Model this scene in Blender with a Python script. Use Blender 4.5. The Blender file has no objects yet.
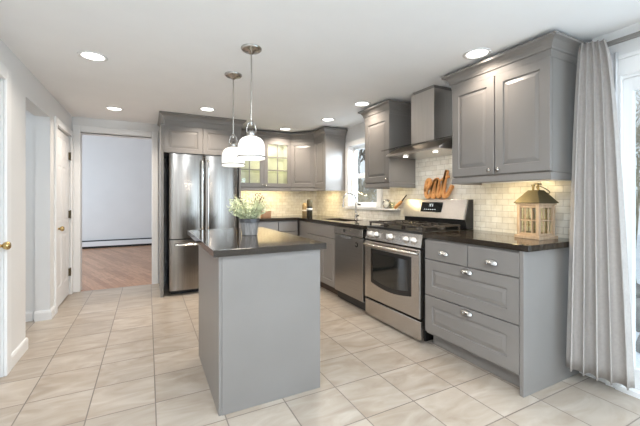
import bpy, math, random
from mathutils import Vector, Matrix
random.seed(7)
C = bpy.context.scene.collection
PI = math.pi

# ------------------------------------------------------------------ camera, world, light, exposure
sc = bpy.context.scene
cam = bpy.data.cameras.new('camera'); cam_o = bpy.data.objects.new('camera', cam); C.objects.link(cam_o)
cam_o.location = (0, 0, 1.19); cam_o.rotation_euler = (PI/2, 0, -math.radians(27.2))
cam.sensor_width = 36; cam.lens = 335/640*36; cam.shift_y = -14/640; cam.clip_start = .02
sc.camera = cam_o
sc.view_settings.view_transform = 'Standard'; sc.view_settings.look = 'None'
sc.view_settings.gamma = 1; sc.view_settings.use_curve_mapping = False
EXPOSURE = .38
sc.view_settings.exposure = EXPOSURE
sc.cycles.use_denoising = True
sc.cycles.max_bounces = 10; sc.cycles.diffuse_bounces = 6; sc.cycles.transparent_max_bounces = 16
sc.cycles.sample_clamp_indirect = 6

SKY = (.86, .93, 1.0); SKY_STRENGTH = .85
w = bpy.data.worlds.new('overcast_sky'); sc.world = w; w.use_nodes = True
bg = w.node_tree.nodes['Background']; bg.inputs[0].default_value = (*SKY, 1); bg.inputs[1].default_value = SKY_STRENGTH

def area(name, loc, direction, sx, sy, power, col, parent=None, spread=PI):
    l = bpy.data.lights.new(name, 'AREA'); l.shape = 'RECTANGLE'; l.size = sx; l.size_y = sy
    l.energy = power; l.color = col; l.spread = spread
    o = bpy.data.objects.new(name, l); C.objects.link(o); o.location = loc
    o.rotation_euler = Vector(direction).to_track_quat('-Z', 'Y').to_euler()
    o.visible_camera = True
    if parent:
        o.parent = parent; o.location = Vector(loc) - parent.location
    return o
DAY = (.68, .84, 1.0); WARM = (1.0, .88, .75)
P_SOUTH_FILL, P_SLIDER, P_FAR = 26, 46, 40
P_DOWN, P_PEND, P_UNDER, P_FILL_DOWN, P_WINDOW = 3.4, 3.2, 3.2, 16.8, 190
P_DOWN_OPEN = 8.0   # the downlights away from the cabinet fronts
area('fill_south_window', (2.05, -2.75, 1.2), (0, 1, 0), 1.1, 1.8, P_SOUTH_FILL, DAY)  # unseen area light, added as fill and to streak the refrigerator doors
area('daylight_slider', (2.86, -.52, 1.1), (-1, 0, -.1), 1.4, 1.9, P_SLIDER, DAY)
area('daylight_kitchen_window', (3.5, 3.1, 2.3), (-1, 1.05, -.6), 1.0, 1.2, P_WINDOW, (.78,.89,1.0))
area('daylight_far_room', (-2.85, 7.6, 1.3), (1, 0, -.1), 2.2, 1.6, P_FAR, DAY)

# ------------------------------------------------------------------ materials
def mat(name, col=(.5,.5,.5), rough=.5, metal=0, emis=None, estr=0, spec=.5, coat=0, trans=0, ior=1.45):
    m = bpy.data.materials.new(name); m.use_nodes = True
    b = m.node_tree.nodes['Principled BSDF']
    b.inputs['Base Color'].default_value = (*col, 1); b.inputs['Roughness'].default_value = rough
    b.inputs['Metallic'].default_value = metal; b.inputs['Specular IOR Level'].default_value = spec
    b.inputs['Coat Weight'].default_value = coat; b.inputs['Transmission Weight'].default_value = trans
    b.inputs['IOR'].default_value = ior
    if emis: b.inputs['Emission Color'].default_value = (*emis, 1); b.inputs['Emission Strength'].default_value = estr
    return m
def nt(m): return m.node_tree.nodes, m.node_tree.links, m.node_tree.nodes['Principled BSDF']
def node(n, t, **k):
    x = n.new(t)
    for a, v in k.items(): setattr(x, a, v)
    return x
def ramp(n, stops):
    r = n.new('ShaderNodeValToRGB'); e = r.color_ramp.elements
    while len(e) < len(stops): e.new(.5)
    for i, (p, c) in enumerate(stops): e[i].position = p; e[i].color = (*c, 1)
    return r
def noisy(name, c1, c2, scale=8, rough=.5, stretch=(1,1,1), metal=0, bump=0, detail=4, coat=0, spec=.5):
    m = mat(name, c1, rough, metal, coat=coat, spec=spec); n, l, b = nt(m)
    tc = node(n, 'ShaderNodeTexCoord'); mp = node(n, 'ShaderNodeMapping'); mp.inputs['Scale'].default_value = stretch
    no = node(n, 'ShaderNodeTexNoise'); no.inputs['Scale'].default_value = scale; no.inputs['Detail'].default_value = detail
    r = ramp(n, [(.3, c1), (.7, c2)])
    l.new(tc.outputs['Object'], mp.inputs[0]); l.new(mp.outputs[0], no.inputs['Vector'])
    l.new(no.outputs[0], r.inputs[0]); l.new(r.outputs[0], b.inputs['Base Color'])
    if bump:
        bp = node(n, 'ShaderNodeBump'); bp.inputs['Strength'].default_value = bump; bp.inputs['Distance'].default_value = .003
        l.new(no.outputs[0], bp.inputs['Height']); l.new(bp.outputs[0], b.inputs['Normal'])
    return m
def glassy(name, tint=(1,1,1), refl=.08, rough=.02):
    m = bpy.data.materials.new(name); m.use_nodes = True; n, l = m.node_tree.nodes, m.node_tree.links
    n.clear(); o = node(n, 'ShaderNodeOutputMaterial'); mx = node(n, 'ShaderNodeMixShader')
    t = node(n, 'ShaderNodeBsdfTransparent'); g = node(n, 'ShaderNodeBsdfGlossy')
    t.inputs[0].default_value = (*tint, 1); g.inputs['Roughness'].default_value = rough
    mx.inputs[0].default_value = refl
    l.new(t.outputs[0], mx.inputs[1]); l.new(g.outputs[0], mx.inputs[2]); l.new(mx.outputs[0], o.inputs[0])
    return m
def emit(name, col, s):
    m = mat(name, (.9,.9,.88), .4, emis=col, estr=s); return m

M = {}
M['wall'] = noisy('painted_wall', (.77,.77,.765), (.79,.79,.785), 3, .6)
M['ceil'] = noisy('ceiling_paint', (.88,.885,.89), (.90,.905,.91), 4, .8)
M['trim'] = mat('white_trim_paint', (.83,.83,.825), .35)
M['cab'] = noisy('grey_cabinet_paint', (.206,.191,.178), (.220,.205,.192), 3, .33)
M['cab_in'] = mat('cream_cabinet_interior', (.84,.83,.76), .6)
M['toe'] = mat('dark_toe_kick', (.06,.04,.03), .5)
M['nickel'] = mat('brushed_nickel', (.46,.44,.41), .25, 1)
M['pewter'] = mat('polished_pewter', (.62,.61,.59), .18, 1)
M['chrome'] = mat('polished_chrome', (.8,.8,.8), .12, 1)
M['steel'] = noisy('stainless_steel', (.66,.63,.60), (.74,.71,.68), 6, .28, (30,30,.6), 1)
M['steel_h'] = noisy('stainless_steel_grain', (.48,.455,.425), (.54,.515,.485), 6, .26, (.6,.6,40), 1)
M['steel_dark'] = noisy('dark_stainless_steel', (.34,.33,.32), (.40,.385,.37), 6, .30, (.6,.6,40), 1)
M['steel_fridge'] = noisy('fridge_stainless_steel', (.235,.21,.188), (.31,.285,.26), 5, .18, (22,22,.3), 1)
M['black'] = mat('black_enamel', (.012,.012,.012), .3)
M['iron'] = noisy('cast_iron', (.022,.018,.015), (.06,.048,.038), 25, .45, spec=.6)
M['blackglass'] = mat('black_oven_glass', (.012,.013,.012), .05, spec=.8)
M['rubber'] = mat('black_rubber', (.015,.015,.015), .7)
M['brass'] = mat('aged_brass', (.55,.40,.18), .25, 1)
M['bronze'] = mat('dark_bronze', (.10,.08,.045), .35, .9)
M['bronzeroof'] = noisy('antique_bronze_sheet', (.075,.060,.032), (.12,.098,.052), 9, .6, metal=.5)
M['glass'] = glassy('clear_window_glass', (.96,.98,.98), .06)
M['cabglass'] = glassy('cabinet_glass', (.94,.95,.90), .07)
M['hoodglass'] = glassy('smoked_hood_glass', (.62,.60,.57), .14)
M['downlight'] = emit('downlight_lens', (1,.97,.90), 5)
M['led'] = emit('warm_led_strip', (1,.80,.48), 4)
M['hoodlamp'] = emit('hood_lamp_lens', (1,.95,.85), 9)
M['opal'] = mat('opal_glass_shade', (.92,.91,.88), .25, emis=(1,.955,.87), estr=.6)
M['snow'] = noisy('snow', (.72,.77,.84), (.84,.87,.92), 2, .8)
M['bark'] = noisy('winter_bark', (.07,.055,.04), (.16,.13,.10), 12, .9)
M['drybush'] = noisy('dry_winter_brush', (.24,.21,.14), (.46,.41,.32), 7, .9)
M['rock'] = noisy('grey_rock', (.18,.17,.16), (.38,.36,.34), 6, .9, bump=.6)
M['orange_wood'] = noisy('orange_stained_wood', (.62,.27,.085), (.74,.36,.13), 10, .45, (1,1,8))
M['board'] = noisy('honey_wood', (.50,.24,.09), (.62,.33,.13), 9, .45, (1,6,1))
M['lantern_wood'] = noisy('weathered_pine', (.38,.265,.17), (.48,.355,.24), 12, .65, (6,6,1))
M['crate_wood'] = noisy('brown_crate_wood', (.33,.18,.10), (.44,.26,.15), 10, .6, (1,8,1))
M['grey_wood'] = noisy('grey_washed_wood', (.17,.165,.16), (.30,.29,.28), 14, .7, (9,9,1))
M['zinc'] = mat('dark_zinc_band', (.12,.12,.125), .45, .7)
M['leaf'] = noisy('pale_green_leaf', (.42,.47,.29), (.62,.65,.45), 30, .6)
M['spike'] = mat('dried_dark_flower', (.07,.045,.035), .8)
M['soil'] = mat('dark_potting_soil', (.03,.022,.016), .9)
M['curtain'] = noisy('grey_linen', (.40,.37,.345), (.44,.41,.385), 60, .85, bump=.15)
M['sheer'] = mat('white_sheer', (.6,.6,.6), .8)
M['heater'] = mat('white_enamel', (.82,.83,.84), .35)
M['dial'] = mat('white_dial', (.85,.84,.80), .4)
M['paper'] = mat('label_paper', (.55,.52,.46), .6)
M['ink'] = mat('black_ink', (.02,.02,.02), .6)
M['digits'] = emit('display_digits', (.75,.85,.9), .8)
M['bottle'] = mat('dark_bottle_glass', (.025,.02,.012), .12, spec=.7)
M['bottlecap'] = mat('bronze_foil', (.10,.075,.035), .4, .2)
M['amber'] = mat('amber_bottle_glass', (.20,.145,.075), .15)

def tile_floor():
    m = mat('stone_floor_tile', rough=.28); n, l, b = nt(m)
    tc = node(n, 'ShaderNodeTexCoord'); mp = node(n, 'ShaderNodeMapping')
    mp.inputs['Location'].default_value = (-.04, -1.503+.338*10, 0)
    l.new(tc.outputs['Object'], mp.inputs[0])
    br = node(n, 'ShaderNodeTexBrick', offset=0, squash=1)
    br.inputs['Scale'].default_value = 1; br.inputs['Brick Width'].default_value = .338; br.inputs['Row Height'].default_value = .338
    br.inputs['Mortar Size'].default_value = .0035; br.inputs['Mortar Smooth'].default_value = .1
    l.new(mp.outputs[0], br.inputs['Vector'])
    # cell id
    dv = node(n, 'ShaderNodeVectorMath', operation='DIVIDE'); dv.inputs[1].default_value = (.338,.338,1)
    fl = node(n, 'ShaderNodeVectorMath', operation='FLOOR'); wn = node(n, 'ShaderNodeTexWhiteNoise', noise_dimensions='2D')
    l.new(mp.outputs[0], dv.inputs[0]); l.new(dv.outputs[0], fl.inputs[0]); l.new(fl.outputs[0], wn.inputs['Vector'])
    sca = node(n, 'ShaderNodeVectorMath', operation='SCALE'); sca.inputs['Scale'].default_value = 7
    l.new(wn.outputs['Color'], sca.inputs[0])
    ad = node(n, 'ShaderNodeVectorMath', operation='ADD'); l.new(tc.outputs['Object'], ad.inputs[0]); l.new(sca.outputs[0], ad.inputs[1])
    m2 = node(n, 'ShaderNodeMapping'); m2.inputs['Rotation'].default_value = (0,0,.75); m2.inputs['Scale'].default_value = (1.2,3.2,1)
    l.new(ad.outputs[0], m2.inputs[0])
    no = node(n, 'ShaderNodeTexNoise'); no.inputs['Scale'].default_value = 2.6; no.inputs['Detail'].default_value = 7; no.inputs['Distortion'].default_value = 1.2
    l.new(m2.outputs[0], no.inputs['Vector'])
    r = ramp(n, [(.25,(.325,.262,.20)), (.46,(.395,.333,.27)), (.58,(.43,.372,.308)), (.78,(.505,.452,.39))])
    l.new(no.outputs[0], r.inputs[0])
    hv = node(n, 'ShaderNodeHueSaturation'); mr = node(n, 'ShaderNodeMapRange')
    mr.inputs['To Min'].default_value = .90; mr.inputs['To Max'].default_value = 1.08
    l.new(wn.outputs['Value'], mr.inputs['Value']); l.new(mr.outputs[0], hv.inputs['Value']); l.new(r.outputs[0], hv.inputs['Color'])
    mx = node(n, 'ShaderNodeMix', data_type='RGBA')
    l.new(br.outputs['Fac'], mx.inputs['Factor']); l.new(hv.outputs[0], mx.inputs['A']); mx.inputs['B'].default_value = (.20,.165,.14,1)
    l.new(mx.outputs['Result'], b.inputs['Base Color'])
    bp = node(n, 'ShaderNodeBump'); bp.invert = True; bp.inputs['Strength'].default_value = .5; bp.inputs['Distance'].default_value = .002
    l.new(br.outputs['Fac'], bp.inputs['Height']); l.new(bp.outputs[0], b.inputs['Normal'])
    return m
M['tile'] = tile_floor()
def subway(name, axis):
    m = mat(name, rough=.22); n, l, b = nt(m)
    tc = node(n, 'ShaderNodeTexCoord'); sp = node(n, 'ShaderNodeSeparateXYZ'); cb = node(n, 'ShaderNodeCombineXYZ')
    l.new(tc.outputs['Object'], sp.inputs[0]); l.new(sp.outputs[axis], cb.inputs[0]); l.new(sp.outputs[2], cb.inputs[1])
    br = node(n, 'ShaderNodeTexBrick', offset=.5, squash=1)
    for k, v in (('Scale',1),('Brick Width',.102),('Row Height',.0495),('Mortar Size',.0016),('Mortar Smooth',.1)): br.inputs[k].default_value = v
    br.inputs['Color1'].default_value = (.82,.80,.74,1); br.inputs['Color2'].default_value = (.70,.665,.60,1)
    br.inputs['Mortar'].default_value = (.50,.47,.42,1); br.inputs['Bias'].default_value = -.25
    l.new(cb.outputs[0], br.inputs['Vector'])
    no = node(n, 'ShaderNodeTexNoise'); no.inputs['Scale'].default_value = 16; no.inputs['Detail'].default_value = 5
    r = ramp(n, [(.3,(.86,.84,.80)), (.65,(1,1,1))]); l.new(tc.outputs['Object'], no.inputs['Vector']); l.new(no.outputs[0], r.inputs[0])
    mx = node(n, 'ShaderNodeMix', data_type='RGBA', blend_type='MULTIPLY'); mx.inputs['Factor'].default_value = 1
    l.new(br.outputs['Color'], mx.inputs['A']); l.new(r.outputs[0], mx.inputs['B']); l.new(mx.outputs['Result'], b.inputs['Base Color'])
    bp = node(n, 'ShaderNodeBump'); bp.invert = True; bp.inputs['Strength'].default_value = .6; bp.inputs['Distance'].default_value = .002
    l.new(br.outputs['Fac'], bp.inputs['Height']); l.new(bp.outputs[0], b.inputs['Normal'])
    return m
M['subway_e'] = subway('subway_tile_east', 1); M['subway_n'] = subway('subway_tile_north', 0)
def oak():
    m = mat('red_oak_strip_floor', rough=.35); n, l, b = nt(m)
    tc = node(n, 'ShaderNodeTexCoord'); mp = node(n, 'ShaderNodeMapping'); mp.inputs['Rotation'].default_value = (0,0,PI/2-.35)
    l.new(tc.outputs['Object'], mp.inputs[0])
    br = node(n, 'ShaderNodeTexBrick', offset=.37, squash=1)
    for k, v in (('Scale',1),('Brick Width',.9),('Row Height',.075),('Mortar Size',.0012)): br.inputs[k].default_value = v
    br.inputs['Color1'].default_value = (.56,.33,.205,1); br.inputs['Color2'].default_value = (.40,.215,.125,1); br.inputs['Mortar'].default_value = (.2,.1,.06,1)
    l.new(mp.outputs[0], br.inputs['Vector'])
    m2 = node(n, 'ShaderNodeMapping'); m2.inputs['Scale'].default_value = (2,26,1); l.new(mp.outputs[0], m2.inputs[0])
    no = node(n, 'ShaderNodeTexNoise'); no.inputs['Scale'].default_value = 3; no.inputs['Detail'].default_value = 5; l.new(m2.outputs[0], no.inputs['Vector'])
    r = ramp(n, [(.3,(.72,.70,.68)), (.7,(1.15,1.12,1.1))]); l.new(no.outputs[0], r.inputs[0])
    mx = node(n, 'ShaderNodeMix', data_type='RGBA', blend_type='MULTIPLY'); mx.inputs['Factor'].default_value = 1
    l.new(br.outputs['Color'], mx.inputs['A']); l.new(r.outputs[0], mx.inputs['B']); l.new(mx.outputs['Result'], b.inputs['Base Color'])
    return m
M['oak'] = oak()
def granite():
    m = mat('dark_polished_granite', rough=.07, spec=.5); n, l, b = nt(m)
    tc = node(n, 'ShaderNodeTexCoord'); v = node(n, 'ShaderNodeTexNoise'); v.inputs['Scale'].default_value = 140; v.inputs['Detail'].default_value = 3
    r = ramp(n, [(.35,(.020,.015,.011)), (.60,(.034,.026,.019)), (.75,(.065,.050,.036))])
    l.new(tc.outputs['Object'], v.inputs['Vector']); l.new(v.outputs[0], r.inputs[0]); l.new(r.outputs[0], b.inputs['Base Color'])
    return m
M['granite'] = granite()

# ------------------------------------------------------------------ mesh builder
class MB:
    def __init__(s): s.v, s.f, s.sm = [], [], []
    def add(s, vs, fs, smooth=False):
        o = len(s.v); s.v += [tuple(p) for p in vs]
        for f in fs: s.f.append([i+o for i in f]); s.sm.append(smooth)
        return s
    def box(s, x0, x1, y0, y1, z0, z1):
        v = [(x,y,z) for z in (z0,z1) for y in (y0,y1) for x in (x0,x1)]
        return s.add(v, [(0,2,3,1),(4,5,7,6),(0,1,5,4),(2,6,7,3),(0,4,6,2),(1,3,7,5)])
    def prism(s, pts, z0, z1):          # pts counter-clockwise in plan
        n = len(pts); v = [(x,y,z0) for x,y in pts] + [(x,y,z1) for x,y in pts]
        return s.add(v, [tuple(range(n-1,-1,-1)), tuple(range(n,2*n))] + [(i,(i+1)%n,n+(i+1)%n,n+i) for i in range(n)])
    def prism_axis(s, pts, a, lo, hi):  # extrude 2D outline along axis a (0: pts are (y,z); 1: pts are (x,z))
        n = len(pts)
        mk = (lambda p, t: (t, p[0], p[1])) if a == 0 else (lambda p, t: (p[0], t, p[1]))
        v = [mk(p, lo) for p in pts] + [mk(p, hi) for p in pts]
        return s.add(v, [tuple(range(n-1,-1,-1)), tuple(range(n,2*n))] + [(i,(i+1)%n,n+(i+1)%n,n+i) for i in range(n)])
    def lathe(s, c, prof, n=24, ax=(0,0,1), smooth=True, ring=False):
        ax = Vector(ax).normalized(); u = ax.orthogonal().normalized(); w_ = ax.cross(u); c = Vector(c)
        vs = []; k = len(prof)
        if ring: prof = list(prof) + [prof[0]]; k += 1
        for r, h in prof:
            for i in range(n):
                a = 2*PI*i/n; vs.append(c + ax*h + (u*math.cos(a)+w_*math.sin(a))*max(r,1e-5))
        fs = [(j*n+i, j*n+(i+1)%n, (j+1)*n+(i+1)%n, (j+1)*n+i) for j in range(k-1) for i in range(n)]
        s.add(vs, fs, smooth)
        if ring: return s
        if prof[0][0] > 1e-4: s.add(vs[:n], [tuple(range(n-1,-1,-1))])
        if prof[-1][0] > 1e-4: s.add(vs[-n:], [tuple(range(n))])
        return s
    def tube(s, path, r, n=8, smooth=True, flat=None):  # flat=(axis vector, half depth): rectangular ribbon with own depth
        path = [Vector(p) for p in path]; k = len(path); vs = []
        rr = r if isinstance(r, (list, tuple)) else [r]*k
        t0 = (path[1]-path[0]).normalized(); u = t0.orthogonal().normalized()
        for i, p in enumerate(path):
            t = (path[min(i+1,k-1)] - path[max(i-1,0)]).normalized()
            if flat:
                b = Vector(flat[0]).normalized(); nn = t.cross(b).normalized(); d = flat[1]; q = rr[i]
                for a_, b_ in ((1,.7),(.7,1),(-.7,1),(-1,.7),(-1,-.7),(-.7,-1),(.7,-1),(1,-.7)): vs.append(p + nn*q*a_ + b*d*b_)
            else:
                u = (u - t*u.dot(t)).normalized(); w_ = t.cross(u)
                for j in range(n):
                    a = 2*PI*j/n; vs.append(p + (u*math.cos(a)+w_*math.sin(a))*rr[i])
        if flat: n = 8
        s.add(vs, [(i*n+j, i*n+(j+1)%n, (i+1)*n+(j+1)%n, (i+1)*n+j) for i in range(k-1) for j in range(n)], smooth and not flat)
        s.add(vs[:n], [tuple(range(n-1,-1,-1))]); s.add(vs[-n:], [tuple(range(n))])
        return s
    def rings(s, O, U, N, w_, h, prof, fill=True, V=(0,0,1)):   # nested rectangles: prof = [(inset, depth)]
        O, U, N, V = Vector(O), Vector(U), Vector(N), Vector(V); vs = []
        for i, d in prof:
            for a, b in ((i,i),(w_-i,i),(w_-i,h-i),(i,h-i)): vs.append(O + U*a + V*b + N*d)
        k = len(prof)
        fs = [(j*4+i, j*4+(i+1)%4, (j+1)*4+(i+1)%4, (j+1)*4+i) for j in range(k-1) for i in range(4)]
        if fill: fs.append(tuple(range(4*(k-1), 4*k)))
        return s.add(vs, fs)
    def sweep(s, path, prof, closed_ends=True):   # plan path [(x,y)], outward = right of travel; prof [(out,z)]
        path = [Vector((p[0],p[1])) for p in path]; k = len(path); m = len(prof); vs = []
        for i in range(k):
            ds = []
            if i > 0: ds.append((path[i]-path[i-1]).normalized())
            if i < k-1: ds.append((path[i+1]-path[i]).normalized())
            ns = [Vector((d.y,-d.x)) for d in ds]
            nn = ns[0] if len(ns) == 1 else (ns[0]+ns[1])/(1+ns[0].dot(ns[1]))
            for o_, z in prof: q = path[i] + nn*o_; vs.append((q.x, q.y, z))
        s.add(vs, [(i*m+j, i*m+(j+1)%m, (i+1)*m+(j+1)%m, (i+1)*m+j) for i in range(k-1) for j in range(m)])
        s.add(vs[:m], [tuple(range(m-1,-1,-1))]); s.add(vs[-m:], [tuple(range(m))])
        return s
    def build(s, name, m, parent=None, bevel=0, seg=2, origin=None):
        me = bpy.data.meshes.new(name); off = Vector((0,0,0))
        if parent is not None:
            q = parent
            while q is not None: off += q.location; q = q.parent
        else:
            xs, ys, zs = zip(*s.v); off = Vector(origin) if origin else Vector(((min(xs)+max(xs))/2, (min(ys)+max(ys))/2, min(zs)))
        me.from_pydata([tuple(Vector(p)-off) for p in s.v], [], s.f)
        me.polygons.foreach_set('use_smooth', s.sm)
        import bmesh
        bm = bmesh.new(); bm.from_mesh(me); bmesh.ops.recalc_face_normals(bm, faces=bm.faces); bm.to_mesh(me); bm.free()
        me.materials.append(M[m]); me.update()
        o = bpy.data.objects.new(name, me); C.objects.link(o)
        if parent is not None: o.parent = parent
        else: o.location = off
        if bevel:
            b = o.modifiers.new('bevel', 'BEVEL'); b.width = bevel; b.segments = seg; b.limit_method = 'ANGLE'; b.angle_limit = math.radians(40)
        return o
def B(*a): return MB().box(*a)
def tag(o, label=None, cat=None, group=None, kind=None):
    if label: o['label'] = label
    if cat: o['category'] = cat
    if group: o['group'] = group
    if kind: o['kind'] = kind
    return o
def thing(name, loc, label, cat, group=None):
    o = bpy.data.objects.new(name, None); C.objects.link(o); o.location = loc; o.empty_display_size = .1
    return tag(o, label, cat, group)
def struct(name, mb, m, parent=None, bevel=0):
    o = mb.build(name, m, parent, bevel, origin=(0,0,0) if parent is None else None)
    if parent is None: o['kind'] = 'structure'
    return o
def sroot(name, loc):
    o = bpy.data.objects.new(name, None); C.objects.link(o); o.location = loc; o['kind'] = 'structure'; return o
def copy_tree(o, parent=None):
    c = o.copy(); C.objects.link(c); c.parent = parent
    for ch in list(o.children): copy_tree(ch, c)
    return c

XL, XE, YN, YS, H = -.86, 2.63, 5.24, -2.6, 2.24

# ------------------------------------------------------------------ room shell
struct('floor', B(-2.3, XE+.1, YS, YN, -.06, 0), 'tile')
struct('floor_far_room', B(-3.0, 2.9, YN, 9.9, -.06, 0), 'oak')
struct('ceiling', B(-2.4, XE+.14, YS-.1, YN+.12, H, H+.08), 'ceil')
struct('ceiling_far_room', B(-3.0, 2.9, YN, 9.9, 2.9, 2.98), 'ceil')
# left wall: near piece with a door, opening to the side hall, far piece with a door
struct('wall_left', MB().box(XL-.12, XL, YS, 2.16, 0, H).box(XL-.12, XL, 2.16, 2.96, 1.99, H).box(XL-.12, XL, 2.96, 3.42, 0, H)
       .box(XL-.12, XL, 3.42, 4.17, 2.0, H).box(XL-.12, XL, 4.17, 4.39, 0, H).box(XL-.12, XL, 4.39, 5.14, 1.97, H).box(XL-.12, XL, 5.14, YN, 0, H)
       .box(XL-.17, XL-.12, 2.0, 3.0, 0, H).box(XL-.17, XL-.12, 4.3, YN, 0, H), 'wall')
struct('wall_side_hall', MB().box(-2.3, XL-.125, 4.20, 4.28, 0, H).box(-2.38, -2.3, 3.0, 4.28, 0, H).box(-2.3, XL-.17, 3.0, 3.06, 0, H), 'wall')
struct('wall_north', MB().box(XL-.12, -.79, YN, YN+.12, 0, H).box(-.79, .06, YN, YN+.12, 2.04, H).box(.06, XE+.12, YN, YN+.12, 0, H), 'wall')
struct('wall_east', MB().box(XE, XE+.14, 4.20, YN, 0, H).box(XE, XE+.14, 3.46, 4.20, 0, 1.08).box(XE, XE+.14, 3.46, 4.20, 1.98, H)
       .box(XE, XE+.14, 1.02, 3.46, 0, H).box(XE, XE+.14, -1.25, 1.02, 1.98, H).box(XE, XE+.14, YS, -1.25, 0, H), 'wall')
struct('wall_south', MB().box(XL-.12, 1.5, YS-.12, YS, 0, H).box(2.55, XE+.14, YS-.12, YS, 0, H).box(1.5, 2.55, YS-.12, YS, 0, .35).box(1.5, 2.55, YS-.12, YS, 2.02, H), 'wall')
struct('wall_far_room', MB().box(-3.0, 2.9, 9.72, 9.9, 0, 2.9).box(2.8, 2.9, YN+.12, 9.72, 0, 2.9).box(-3.0, 2.9, YN+.04, YN+.12, H+.08, 2.9), 'wall')
BB = [(0,0),(.014,0),(.014,.075),(.008,.092),(0,.095)]
struct('baseboard_left', MB().sweep([(XL,3.05),(XL,3.42),(XL-.12,3.42)], BB)
       .sweep([(XL-.14,4.20),(-2.28,4.20)][::-1], BB)
       .sweep([(XL-.12,4.17),(XL,4.17),(XL,4.31)], BB), 'trim')
# door casings
def casing(name, axis, at, a0, a1, top, w_=.085, t=.02, side=1):
    mb = MB(); lo, hi = (at, at+t*side) if side > 0 else (at+t*side, at)
    pr = lambda p0, p1, z0, z1: mb.box(lo, hi, p0, p1, z0, z1) if axis == 0 else mb.box(p0, p1, lo, hi, z0, z1)
    pr(a0-w_, a0, 0, top+w_); pr(a1, a1+w_, 0, top+w_); pr(a0, a1, top, top+w_)
    return struct(name, mb, 'trim', bevel=.006)
casing('trim_1', 0, XL, 2.16, 2.96, 1.99)
casing('trim_2', 0, XL, 4.39, 5.13, 1.97, w_=.075)
casing('trim_3', 1, YN, -.77, .05, 2.05, w_=.08, side=-1)
struct('trim_4', MB().box(-.79,-.77,YN,YN+.12,0,2.05).box(.05,.07,YN,YN+.12,0,2.05).box(-.77,.05,YN,YN+.12,2.035,2.05), 'trim')
def panel_slab(mb, y0, y1, z0, z1, x, rows):
    # six-panel door leaf facing +x
    t = .035
    mb.box(x-t, x-.004, y0, y1, z0, z1)
    ys = [y0, y0+.10, (y0+y1)/2-.045, (y0+y1)/2+.045, y1-.10, y1]
    mb.box(x-.004, x, ys[0], ys[1], z0, z1); mb.box(x-.004, x, ys[4], ys[5], z0, z1); mb.box(x-.004, x, ys[2], ys[3], z0, z1)
    zs = [z0] + [q for r in rows for q in r] + [z1]
    for a, b in zip(zs[0::2], zs[1::2]):
        mb.box(x-.004, x, ys[1], ys[2], a, b); mb.box(x-.004, x, ys[3], ys[4], a, b)
    for a, b in rows:
        for p, q in ((ys[1],ys[2]),(ys[3],ys[4])):
            mb.rings((x-.004, p+.012, a+.012), (0,1,0), (1,0,0), q-p-.024, b-a-.024, [(0,0),(.03,.006)])
ROWS = [(.22,.80),(.94,1.56),(1.64,1.88)]
def knob_mesh(x, y, z):
    return MB().lathe((x,y,z), [(.03,0),(.03,.006),(.012,.010),(.010,.030),(.020,.036),(.027,.050),(.027,.060),(.018,.070),(.0,.072)], 20, (1,0,0))
mb = MB(); panel_slab(mb, 2.165, 2.955, .012, 1.985, XL-.012, ROWS); d = struct('door_1', mb, 'trim')
knob_mesh(XL-.012, 2.885, .885).build('door_knob', 'brass', d)
mb = MB(); panel_slab(mb, 4.395, 5.125, .012, 1.955, XL-.012, ROWS); d = struct('door_2', mb, 'trim')
knob_mesh(XL-.012, 4.475, .87).build('door_knob', 'brass', d)
for z in (.285, 1.0, 1.72):
    MB().box(XL-.012, XL+.004, 5.095, 5.13, z-.045, z+.045).lathe((XL+.004, 5.128, z-.05), [(.007,0),(.007,.1)], 10).build('hinge', 'bronze', d)

# kitchen window in the east wall
w1 = sroot('window_1', (XE, 3.83, 1.08))
MB().box(XE-.02, XE, 3.40, 3.49, 1.08, 2.03).box(XE-.02, XE, 4.17, 4.26, 1.08, 2.03).box(XE-.02, XE, 3.49, 4.17, 1.95, 2.03).box(XE-.022, XE+.0, 3.38, 4.27, 1.045, 1.08).build('window_casing', 'trim', w1, .004)
MB().box(XE, XE+.14, 3.46, 3.49, 1.08, 1.98).box(XE, XE+.14, 4.17, 4.20, 1.08, 1.98).box(XE, XE+.14, 3.49, 4.17, 1.95, 1.98).box(XE-.03, XE+.14, 3.49, 4.17, 1.07, 1.09).build('window_frame', 'trim', w1)
def sash(x, z0, z1, y0, y1, fw, parent):
    s_ = MB().box(x, x+.035, y0, y0+fw, z0, z1).box(x, x+.035, y1-fw, y1, z0, z1).box(x, x+.035, y0+fw, y1-fw, z0, z0+fw+.01).box(x, x+.035, y0+fw, y1-fw, z1-fw, z1).build('window_sash', 'trim', parent, .003)
    B(x+.014, x+.020, y0+fw-.003, y1-fw+.003, z0+fw, z1-fw).build('window_glass', 'glass', s_)
    return s_
low = sash(XE+.03, 1.09, 1.53, 3.49, 4.17, .045, w1); sash(XE+.07, 1.50, 1.95, 3.49, 4.17, .045, w1)
mk = MB()
for k in range(4): mk.box(XE+.0245, XE+.03, 3.985-.02*k, 3.997-.02*k, 1.102, 1.122 if k else 1.132)
mk.box(XE+.0245, XE+.03, 3.92, 3.99, 1.102, 1.107).build('window_lettering', 'ink', low)
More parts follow.
